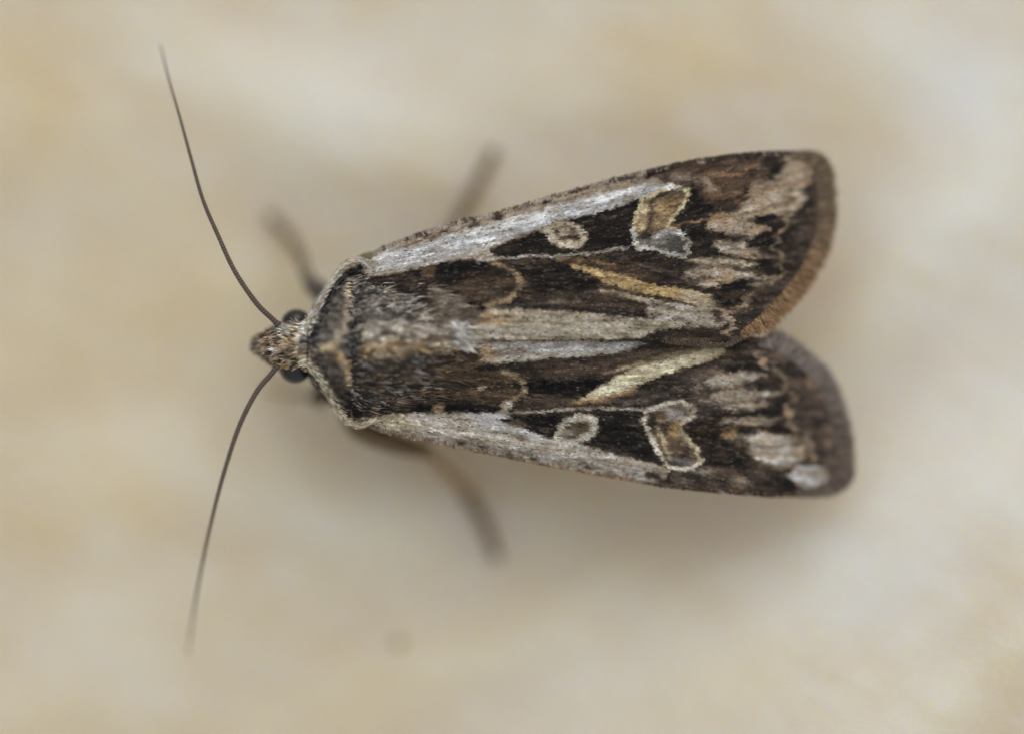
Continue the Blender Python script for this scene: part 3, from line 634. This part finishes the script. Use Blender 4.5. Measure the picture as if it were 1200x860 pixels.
def fc_up(u, n, r):
    a = np.array([150, 128, 100.]); b_ = np.array([188, 148, 104.]); t_ = smooth((u - .35) / .4)[:, None]
    c_ = a * (1 - t_) + b_ * t_; k = r.random(n) < .25; c_[k] = c_[k] * .62; return c_
def fc_lo(u, n, r):
    a = np.array([142, 124, 108.]); b_ = np.array([168, 154, 142.]); t_ = smooth((u - .3) / .5)[:, None]
    c_ = a * (1 - t_) + b_ * t_; k = r.random(n) < .25; c_[k] = c_[k] * .62; return c_
w1 = wing(UP_COSTA, UP_OUT, UP_INNER, z_up, paint_up, (200, 365), True, fc_up, 101)
w2 = wing(LO_COSTA, LO_OUT, LO_INNER, z_lo, paint_lo, (150, 440), False, fc_lo, 202)
w1['label'] = 'right forewing, overlapping the other, with white costal streak and ochre fringe'
w2['label'] = 'left forewing, partly overlapped, with greyish fringe'

# ---- body: one continuous loft (head, thorax, abdomen)
# x, y centre, half width, z centre, half height (px for x, y, width)
ST = np.array([
 (297, 404, 2, .86, .03), (302, 404, 7, .88, .09), (312, 405, 13, .92, .15), (322, 406, 19, .96, .20), (335, 406, 25, .98, .24), (347, 405, 27, .98, .26), (354, 405, 27, .97, .28),
 (360, 405, 33, .94, .34), (370, 404, 48, .92, .42), (382, 404, 63, .91, .48), (396, 404, 79, .90, .53), (412, 404, 89, .87, .45), (430, 404, 91, .87, .47), (455, 403, 87, .87, .46),
 (485, 402, 80, .87, .46), (512, 402, 68, .86, .44), (535, 402, 54, .84, .41), (552, 402, 44, .78, .40), (580, 401, 42, .68, .34), (640, 400, 44, .62, .32), (700, 399, 40, .58, .29),
 (760, 398, 32, .55, .24), (810, 398, 22, .52, .18), (845, 398, 10, .50, .09), (855, 398, 2, .50, .02)], float)
def body_pt(t_, th):
    """t_ in station index, th angle: 0 = towards photo bottom, pi/2 up, pi photo top"""
    s = spline(ST, 2401); i = np.clip(t_ / (len(ST) - 1) * 2400, 0, 2400); i0 = np.clip(i.astype(int), 0, 2399); f = (i - i0)[:, None]
    S = s[i0] * (1 - f) + s[i0 + 1] * f
    ct, st = np.cos(th), np.sin(th)
    e = 0.86
    c_ = np.sign(ct) * np.abs(ct) ** e; s2 = np.sign(st) * np.abs(st) ** e
    # slight crest along the back of the thorax
    crest = 0.07 * np.exp(-((S[:, 0] - 470) / 60) ** 2) * np.exp(-((th - 1.57) / .28) ** 2) - 0.02 * np.exp(-((S[:, 0] - 410) / 12) ** 2) * (st > 0)
    z = S[:, 3] + S[:, 4] * s2 + crest
    return W(S[:, 0], S[:, 1] + S[:, 2] * c_, z)
ns, nth = 160, 64
TT = np.repeat(np.linspace(0, len(ST) - 1, ns), nth); TH = np.tile(np.linspace(0, 2 * math.pi, nth, endpoint=False), ns)
BV = body_pt(TT, TH)
i0 = np.arange(nth); i1 = (i0 + 1) % nth
BF = np.concatenate([np.stack([k * nth + i0, k * nth + i1, (k + 1) * nth + i1, (k + 1) * nth + i0], -1) for k in range(ns - 1)])
caps = [BF, np.stack([i0[::-1]], 0), np.stack([(ns - 1) * nth + i0], 0)]

def paint_body(P):
    p = Paint(P, (98, 93, 87), fan=(100, 404), seed=9, feather=0)
    x, y = p.P[:, 0], p.P[:, 1]
    n = fbm(x / 16, y / 6, 61, 4); p.mix(smooth((n - .5) * 4) * .5, (140, 136, 130)); p.mix(smooth((.45 - n) * 5) * .6, (54, 52, 56))
    low = smooth((y - 404) / 18)
    p.mix(low * smooth((x - 350) / 20), (66, 56, 46)); n = fbm(x / 12, y / 8, 71, 4); p.mix(low * smooth((n - .52) * 5) * .7, (104, 84, 58)); p.mix(low * smooth((.45 - n) * 5) * .6, (38, 33, 30))
    p.mix(smooth((x - 500) / 40) * smooth((y - 398) / 12) * .75, (122, 96, 64))
    p.poly([(362, 400), (374, 365), (392, 338), (402, 345), (398, 380), (384, 402), (364, 412)], (96, 90, 84), 5, .8)
    p.poly([(364, 415), (385, 415), (396, 430), (400, 460), (385, 455), (366, 428)], (82, 72, 62), 5, .8)
    p.stroke([(404, 330), (403, 350), (403, 370), (398, 388), (388, 400), (378, 408)], 7, (172, 158, 128), 4, .8)
    p.stroke([(378, 408), (392, 413), (400, 424), (404, 444)], 8, (178, 152, 112), 4, .85)
    p.stroke([(411, 378), (409, 396), (413, 416), (420, 432)], 9, (38, 36, 40), 5, .9)
    p.poly([(440, 350), (470, 352), (478, 372), (450, 376), (436, 366)], (74, 70, 70), 8, .7)
    p.poly([(418, 384), (445, 380), (500, 376), (536, 372), (538, 392), (500, 396), (450, 400), (420, 404)], (172, 166, 154), 7, .7)
    p.poly([(418, 404), (450, 400), (505, 396), (540, 396), (545, 410), (500, 412), (460, 420), (422, 420)], (164, 138, 98), 7, .75)
    p.stroke([(418, 436), (460, 424), (520, 416)], 10, (52, 44, 38), 6, .7)
    p.poly([(420, 330), (450, 326), (500, 336), (530, 352), (500, 356), (450, 344)], (150, 147, 142), 8, .55); p.stroke([(440, 390), (480, 392)], 4, (98, 84, 70), 4, .6); p.stroke([(460, 404), (500, 400)], 4, (84, 66, 50), 4, .6)
    p.poly([(470, 335), (520, 340), (545, 360), (535, 372), (500, 360)], (150, 148, 146), 7, .6)
    p.ell(511, 380, 8, 6, 0, (204, 204, 206), 4, .9); p.ell(517, 398, 4, 8, 0, (188, 184, 176), 3, .8); p.ell(528, 388, 7, 9, 0, (62, 54, 52), 4, .85)
    p.poly([(534, 380), (544, 388), (552, 408), (540, 404), (532, 392)], (212, 210, 206), 4, .95)
    n = fbm(x / 7, y / 5, 75, 3); up_ = (1 - low) * smooth((x - 420) / 20); p.mix(up_ * smooth((n - .56) * 8) * .6, (182, 178, 168)); p.mix(up_ * smooth((.42 - n) * 8) * .6, (66, 60, 58))
    n = fbm(x / 10, y / 7, 79, 3); p.mix(low * smooth((n - .56) * 8) * .35, (128, 106, 76))
    for q in [(408, 452), (412, 458), (492, 455), (466, 468), (470, 476), (420, 436)]: p.ell(q[0], q[1], 3, 3, 0, (160, 150, 136), 2, .7)
    # dark behind collar then collar
    p.stroke([(362, 402), (371, 376), (382, 354), (397, 328), (408, 316)], 8, (40, 38, 42), 4, .9)
    p.poly([(404, 318), (414, 311), (436, 316), (432, 324), (412, 326)], (46, 44, 48), 3, .9)
    p.stroke([(374, 434), (384, 450), (398, 476), (412, 492), (440, 490)], 8, (44, 38, 36), 4, .8)
    p.stroke([(353, 398), (358, 382), (372, 354), (386, 332), (397, 315), (408, 306), (422, 305), (434, 311), (444, 318)], 10, (202, 194, 178), 3)
    p.stroke([(386, 332), (396, 318), (408, 308)], 6, (204, 190, 154), 3, .7)
    p.stroke([(356, 420), (364, 430), (374, 444), (386, 463), (396, 482), (408, 496), (430, 497)], 8, (188, 174, 146), 3)
    # head
    hd = smooth((354 - x) / 5)
    p.mix(hd, (128, 112, 90)); n = fbm(x / 4, y / 4, 81, 3); p.mix(hd * smooth((n - .5) * 6) * .8, (172, 154, 124)); p.mix(hd * smooth((.42 - n) * 7), (52, 38, 32))
    p.poly([(324, 384), (336, 375), (350, 373), (352, 384), (345, 394), (330, 394)], (148, 150, 154), 4, .8)
    p.poly([(348, 376), (354, 376), (356, 390), (352, 408), (348, 400)], (124, 102, 82), 3, .5); p.poly([(336, 398), (350, 400), (358, 420), (352, 432), (340, 412)], (150, 130, 100), 4, .6)
    p.stroke([(320, 412), (335, 414), (350, 420)], 5, (40, 30, 26), 3, .85); p.stroke([(325, 428), (340, 430), (356, 434)], 5, (176, 138, 84), 3, .85)
    p.ell(327, 410, 5, 3, 0, (206, 204, 200), 2, .8); p.ell(303, 404, 5, 6, 0, (96, 102, 104), 3, .8)
    L = p.c.mean(1, keepdims=True); p.c = p.c * (0.72 + 0.34 * smooth((L - 40) / 100)) * (1 + np.array([.04, 0, -.07]) * (1 - smooth((L - 150) / 40)))
    return np.clip(p.c, 4, 255)

bc = lin(paint_body(P2(BV)) * 0.6)
bc[BV[:, 0] > -0.1] = lin((120, 104, 84))
body = mesh('body', BV, caps, M_skin, moth, bc)

def fur(name, t0, t1, th0, th1, n, Lr, wr, lift, head=False, seed=1):
    r = np.random.default_rng(seed)
    t_ = r.uniform(t0, t1, n * 4); th = r.uniform(th0, th1, n * 4)
    b0 = body_pt(t_, th)
    e = 0.02
    dt = body_pt(t_ + e, th) - body_pt(t_ - e, th); dth = body_pt(t_, th + e) - body_pt(t_, th - e)
    cr = np.cross(dth, dt); area = np.linalg.norm(cr, axis=1); nrm = -cr / (area[:, None] + 1e-12)
    nrm = np.where((nrm * (b0 - np.array([[0, 0, 0.85]]) * [[0, 0, 1]] ))[:, 2:3] < -9, -nrm, nrm)
    pr = area / np.quantile(area, .97); kp = r.random(n * 4) < pr; idx_ = np.where(kp)[0][:n]
    b0, nrm, t_, th = b0[idx_], nrm[idx_], t_[idx_], th[idx_]
    # outward check
    cy = np.interp(P2(b0)[:, 0], ST[:, 0], ST[:, 1]); cen = W(P2(b0)[:, 0], cy, np.interp(P2(b0)[:, 0], ST[:, 0], ST[:, 3]))
    sgn = np.sign(((b0 - cen) * nrm).sum(1)); sgn[sgn == 0] = 1; nrm = nrm * sgn[:, None]
    N_ = len(b0)
    Q = P2(b0)
    spread = (430 - Q[:, 1] - 28) / 100
    if head:
        d = np.stack([-0.55 - 0 * spread, spread * 1.6, 0 * spread + .25], -1); d[:, 0] = -0.9
    else:
        d = np.stack([np.ones(N_), spread * 0.10 - 0.25 * spread * smooth((Q[:, 0] - 450) / 90), np.zeros(N_)], -1)
    cl = fbm(Q[:, 0] / 9, Q[:, 1] / 6, seed + 3, 2) - .5
    d[:, 1] += cl * 0.9
    d = d - nrm * (d * nrm).sum(1)[:, None]; d /= np.linalg.norm(d, axis=1)[:, None] + 1e-9
    d = d + nrm * (r.uniform(lift[0], lift[1], N_) + cl * .25)[:, None] + r.normal(0, .10, (N_, 3))
    c8 = paint_body(Q) * ((1.24 if not head else 1.3) * (1 + r.normal(0, .22, N_)))[:, None]
    od = r.random(N_) + (fbm(Q[:, 0] / 3.5, Q[:, 1] / 2.2, seed + 30, 2) - .5) * .9; k = od < .20; c8[k] = c8[k] * .42; k = od > .84; c8[k] = c8[k] * .45 + np.array([200, 196, 188]) * (.55 if not head else .5)
    if not head: Lsc = np.interp(Q[:, 0], [360, 430, 520], [.55, .65, 1.0])
    else: Lsc = np.ones(N_)
    low_ = smooth((Q[:, 1] - 410) / 20)[:, None]
    return blades(b0, d, nrm + r.normal(0, .35, (N_, 3)), r.uniform(*Lr, N_) * Lsc, r.uniform(*wr, N_), r.uniform(.1, .45, N_), lin(np.clip(c8, 3, 252)))

def join(parts, name, mat, parent):
    off = 0; VV = []; FF = []; CC = []
    for V_, F_, c_ in parts: VV.append(V_); FF.append(F_[0] + off); CC.append(c_); off += len(V_)
    o = mesh(name, np.concatenate(VV), [np.concatenate(FF)], mat, parent, np.concatenate(CC), False); o['kind'] = 'stuff'; return o

PI = math.pi
join([fur('a', 7.0, 17.6, -.25, PI + .25, 24000, (.07, .14), (.014, .027), (.10, .38), seed=3),
      fur('b', 7.0, 17.0, -.2, PI + .2, 2600, (.18, .28), (.010, .016), (.2, .5), seed=4),
      fur('c', 7.0, 10, -1.4, -.2, 1500, (.1, .2), (.010, .018), (.1, .4), seed=5),
      fur('d', 7.0, 18, PI + .2, PI + 1.4, 1500, (.1, .2), (.010, .018), (.1, .4), seed=6)], 'thorax_fur', M_fur, body)
join([fur('h', 0.6, 7.0, -.6, PI + .6, 4200, (.05, .11), (.012, .024), (.35, 1.1), True, seed=7)], 'head_fur', M_fur, body)

# collar: raised cream ruff, a dense row of short broad scales on each side
def ruff(line, n, seed, colr, inward, ht):
    r = np.random.default_rng(seed); L_ = spline(line, 160)
    t_ = r.uniform(0, 158.9, n); i = t_.astype(int); f = (t_ - i)[:, None]
    q = L_[i] * (1 - f) + L_[i + 1] * f
    tg = L_[i + 1] - L_[i]; tg /= np.linalg.norm(tg, axis=1)[:, None]
    b0 = W(q[:, 0] + r.normal(0, 1.1, n), q[:, 1] + r.normal(0, 1.1, n), q[:, 2] + r.uniform(-.05, .03, n))
    # rise upwards and lean back over the thorax
    d = np.stack([tg[:, 0] * .9, -tg[:, 1] * .9, np.full(n, .5)], -1) + r.normal(0, .16, (n, 3)); d[:, 0] += inward[0]; d[:, 1] += inward[1]
    nr_ = np.stack([np.full(n, -.5), np.full(n, -inward[1]), np.full(n, 1.0)], -1) + r.normal(0, .3, (n, 3))
    c8 = np.tile(colr, (n, 1)).astype(float) * (1 + r.normal(0, .10, n))[:, None]
    k = r.random(n) < .12; c8[k] = np.array([176, 140, 92])
    return blades(b0, d, nr_, r.uniform(.05, .10, n), r.uniform(.012, .022, n), r.uniform(.2, .5, n), lin(np.clip(c8, 3, 252)), True)
cz = [(354, 400, 1.20), (358, 384, 1.20), (371, 358, 1.20), (384, 336, 1.17), (395, 318, 1.14), (406, 308, 1.13), (420, 305, 1.13), (431, 310, 1.13)]
cz2 = [(356, 420, 1.20), (363, 430, 1.20), (374, 446, 1.18), (386, 466, 1.15), (395, 481, 1.12), (405, 493, 1.10), (420, 499, 1.10), (436, 494, 1.14)]
join([ruff(cz, 1700, 31, (190, 182, 164), (.2, -.15), 0), ruff(cz2, 1200, 32, (190, 176, 148), (.2, .15), 0)], 'collar', M_fur, body)
# tuft at the end of the thorax
def tuft(n, seed):
    r = np.random.default_rng(seed); u = r.random(n)
    bx = 532 + 13 * u + r.normal(0, 3, n) + r.normal(0, 2, n); by = 378 + 26 * u + r.normal(0, 4, n)
    b0 = W(bx, by, 1.33 + r.uniform(-.05, .05, n)); d = np.stack([np.full(n, 1.), -.55 + r.normal(0, .2, n), r.uniform(-.1, .35, n)], -1)
    c8 = np.tile((190, 184, 172), (n, 1)) * (1 + r.normal(0, .28, n))[:, None]
    return blades(b0, d, np.tile([0, 0, 1.], (n, 1)) + r.normal(0, .3, (n, 3)), r.uniform(.07, .13, n), r.uniform(.010, .018, n), .3, lin(np.clip(c8, 3, 252)))
join([tuft(200, 41)], 'tuft', M_fur, body)

# hair fanning over the wing bases from the end of the thorax
def fan_hair(n, seed):
    r = np.random.default_rng(seed)
    x = r.uniform(500, 548, n); y = 402 + (r.random(n) * 2 - 1) * 70 * (1 - (x - 500) / 110)
    zu = np.where(y < 397, z_up(x, y), z_lo(x, y)) + 0.03
    b0 = W(x, y, zu); d = np.stack([np.full(n, 1.), -(y - 402) / 100 * -.1 + r.normal(0, .22, n), r.uniform(.05, .3, n)], -1)
    c8 = paint_body(np.stack([np.minimum(x - 18, 520), y], -1)) * (1 + r.normal(0, .2, n))[:, None]
    up = y < 380; c8[up] = c8[up] * .6 + np.array([110, 86, 62]) * .4
    return blades(b0, d, np.tile([0, 0, 1.], (n, 1)) + r.normal(0, .4, (n, 3)), r.uniform(.10, .24, n), r.uniform(.008, .014, n), .35, lin(np.clip(c8, 3, 252)))
join([fan_hair(1500, 51)], 'rear_fur', M_fur, body)

# ---- eyes
def ellipsoid(name, c, rad, mat, parent, tilt=0):
    u, v = np.meshgrid(np.linspace(0, 2 * PI, 40, endpoint=False), np.linspace(0.001, PI - 0.001, 24))
    V = np.stack([rad[0] * np.cos(u) * np.sin(v), rad[1] * np.sin(u) * np.sin(v), rad[2] * np.cos(v)], -1).reshape(-1, 3)
    ct, st = math.cos(tilt), math.sin(tilt); V = V @ np.array([[ct, st, 0], [-st, ct, 0], [0, 0, 1]]) + c
    I = np.arange(24 * 40).reshape(24, 40); J = np.roll(I, -1, 1)
    return mesh(name, V, [np.stack([I[:-1], I[1:], J[1:], J[:-1]], -1).reshape(-1, 4)], mat, parent)
ellipsoid('eye', W(346, 377, .93), (.165, .14, .16), M_eye, moth, .3)
ellipsoid('eye', W(345, 432, .95), (.18, .165, .17), M_eye, moth, -.35)

# ---- antennae
def antenna(pts, z0, zs, seed):
    r = np.random.default_rng(seed); p = spline([(a[0], a[1], z) for a, z in zip(pts, zs)], 900)
    path = W(p[:, 0], p[:, 1], p[:, 2]); s_ = np.concatenate([[0], np.cumsum(np.linalg.norm(np.diff(path, axis=0), axis=1))])
    L_ = s_[-1]; u = s_ / L_; ph = (s_ / 0.034) % 1
    rad = (0.0255 * (1 - u) ** .7 + 0.006) * (0.86 + 0.28 * ph) * (1 + .5 * np.exp(-(u / .012) ** 2))
    V, F = tube(path, rad, 10)
    dark = np.array([74, 60, 50.]); pale = np.array([126, 108, 88.])
    k = smooth((.35 - ph) / .2)[:, None] * (1 - u[:, None] * .8); c_ = dark * (1 - k) + pale * k; c_ = c_ * (1 + .25 * u[:, None])
    c_ = np.repeat(c_, 10, axis=0); c_ = np.vstack([c_, c_[:1], c_[-1:]])
    return mesh('antenna', V, F, M_ant, moth, lin(c_))
antenna([(327, 382), (318, 373), (300, 355), (275, 318), (255, 275), (238, 235), (225, 190), (210, 135), (197, 90), (188, 53)], 1, [1.10, 1.12, 1.13, 1.14, 1.13, 1.10, 1.06, 1.0, .90, .78], 1)
antenna([(326, 427), (318, 438), (300, 460), (280, 500), (262, 555), (249, 605), (238, 655), (228, 710), (220, 768)], 1, [1.10, 1.11, 1.10, 1.08, 1.02, .94, .84, .68, .45], 2)

# ---- palps at the front of the head
for sy in (-5, 6):
    p = spline([(322, 404 + sy, .84), (308, 404 + sy * .9, .80), (299, 404 + sy * .5, .74)], 14)
    V, F = tube(W(p[:, 0], p[:, 1], p[:, 2]), np.interp(np.linspace(0, 1, 14), [0, .6, 1], [.06, .07, .03]), 12)
    mesh('palp', V, F, M_skin, moth, np.tile(lin((96, 92, 86)), (len(V), 1)))

# ---- legs: coxa/femur/tibia one mesh, tarsus with its own segments a sub-part, scaly coat
def leg(pts, radii, tars, trad, col, tcol, seed, dens=500):
    def ground(q): return [(a, b, cloth_z(a, b) + z) for a, b, z in q]
    r = np.random.default_rng(seed)
    g = spline(ground(pts), 60); path = W(g[:, 0], g[:, 1], g[:, 2]); rad = np.interp(np.linspace(0, 1, 60), np.linspace(0, 1, len(radii)), radii)
    V, F = tube(path, rad, 14); o = mesh('leg', V, F, M_leg, moth, np.tile(lin(col), (len(V), 1)))
    def coat(path, rad, c, n):
        i = r.integers(1, len(path) - 1, n); a = r.uniform(0, 2 * PI, n); T = path[i + 1] - path[i - 1]; T /= np.linalg.norm(T, axis=1)[:, None]
        sd_ = np.cross(T, [0, 0, 1.]); sd_ /= np.linalg.norm(sd_, axis=1)[:, None]; u_ = np.cross(sd_, T)
        N_ = np.cos(a)[:, None] * sd_ + np.sin(a)[:, None] * u_
        cc = np.tile(c, (n, 1)) * (1 + r.normal(0, .25, n))[:, None]
        return blades(path[i] + N_ * rad[i][:, None] * .95, T + N_ * .3, N_, r.uniform(.05, .10, n), r.uniform(.012, .02, n), .1, lin(np.clip(cc, 3, 240)))
    join([coat(path, rad, col, dens)], 'leg_scales', M_fur, o)
    if tars:
        g = spline(ground(tars), 80); path = W(g[:, 0], g[:, 1], g[:, 2]); u = np.linspace(0, 1, 80)
        rad = np.interp(u, [0, 1], trad) * (0.8 + .3 * ((u * 5) % 1)); V, F = tube(path, rad, 12)
        ring_ = ((u * 5) % 1 > .82)[:, None]; c_ = np.where(ring_, lin((170, 150, 116)), lin(tcol)); c_ = np.repeat(c_, 12, axis=0); c_ = np.vstack([c_, c_[:2]])
        mesh('tarsus', V, F, M_leg, o, c_)
    return o
dk = (78, 64, 50)
# fore leg, photo top: up beside the head, white patch at the joint
leg([(400, 372, .70), (378, 345, .80), (366, 334, .78)], [.10, .11, .09], [(364, 338, .74), (352, 300, .42), (336, 276, .12), (314, 252, .03)], (.07, .06), (104, 96, 88), (86, 76, 62), 61)
# fore leg, photo bottom, folded under the head
leg([(402, 440, .66), (384, 455, .66), (372, 468, .62)], [.09, .10, .085], [(371, 466, .6), (352, 462, .3), (330, 458, .1), (312, 452, .02)], (.045, .028), dk, (112, 94, 70), 62)
# middle leg, photo top
leg([(470, 345, .55), (500, 300, .60), (538, 256, .30)], [.10, .09, .05], [(537, 257, .30), (552, 232, .10), (566, 205, .03), (580, 176, .03)], (.075, .06), (130, 112, 90), (88, 70, 50), 63)
# middle leg, photo bottom: dark femur showing below the wing
leg([(405, 478, .80), (422, 502, .86), (458, 518, .80), (500, 529, .66)], [.11, .13, .12, .085], None, None, (128, 102, 68), None, 64, 900)
lm = leg([(492, 522, .66), (515, 545, .40), (545, 576, .14)], [.05, .055, .06], [(545, 576, .10), (560, 600, .04), (572, 625, .03), (582, 655, .03)], (.085, .065), (160, 126, 80), (84, 62, 40), 65, 300)
# hind legs, tucked below the wings
leg([(520, 380, .50), (600, 340, .55), (680, 330, .20)], [.10, .09, .05], [(680, 330, .18), (730, 325, .04), (780, 322, .03)], (.05, .035), (120, 104, 84), (110, 92, 68), 66, 200)
leg([(520, 425, .50), (600, 455, .55), (680, 470, .20)], [.10, .09, .05], [(680, 470, .18), (730, 474, .04), (780, 478, .03)], (.05, .035), (120, 104, 84), (110, 92, 68), 67, 200)

# wing base lobe seen as an olive rim beyond the shoulder
ellipsoid('wing_base', W(432, 304, .98), (.17, .08, .12), mat_pigment('olive', .7), moth, .25)
ob = bpy.data.objects['wing_base']
at = ob.data.color_attributes.new('pigment', 'FLOAT_COLOR', 'POINT'); at.data.foreach_set('color', np.tile([*lin((104, 98, 66)), 1.], (len(ob.data.vertices), 1)).astype(np.float32).ravel())

# ---- one lint speck on the cloth
zc = float(cloth_z(467, 754))
V_, F_ = tube(W(np.array([463, 466, 469, 471.]), np.array([757, 754.5, 753, 750.]), zc + np.array([.01, .03, .03, .015])), [.02, .05, .045, .015], 8)
sp = mesh('lint_speck', V_, F_, M_leg, None, np.tile(lin((88, 78, 62)), (len(V_), 1)))
sp['label'] = 'tiny grey lint speck on the cloth below the moth'; sp['category'] = 'speck'
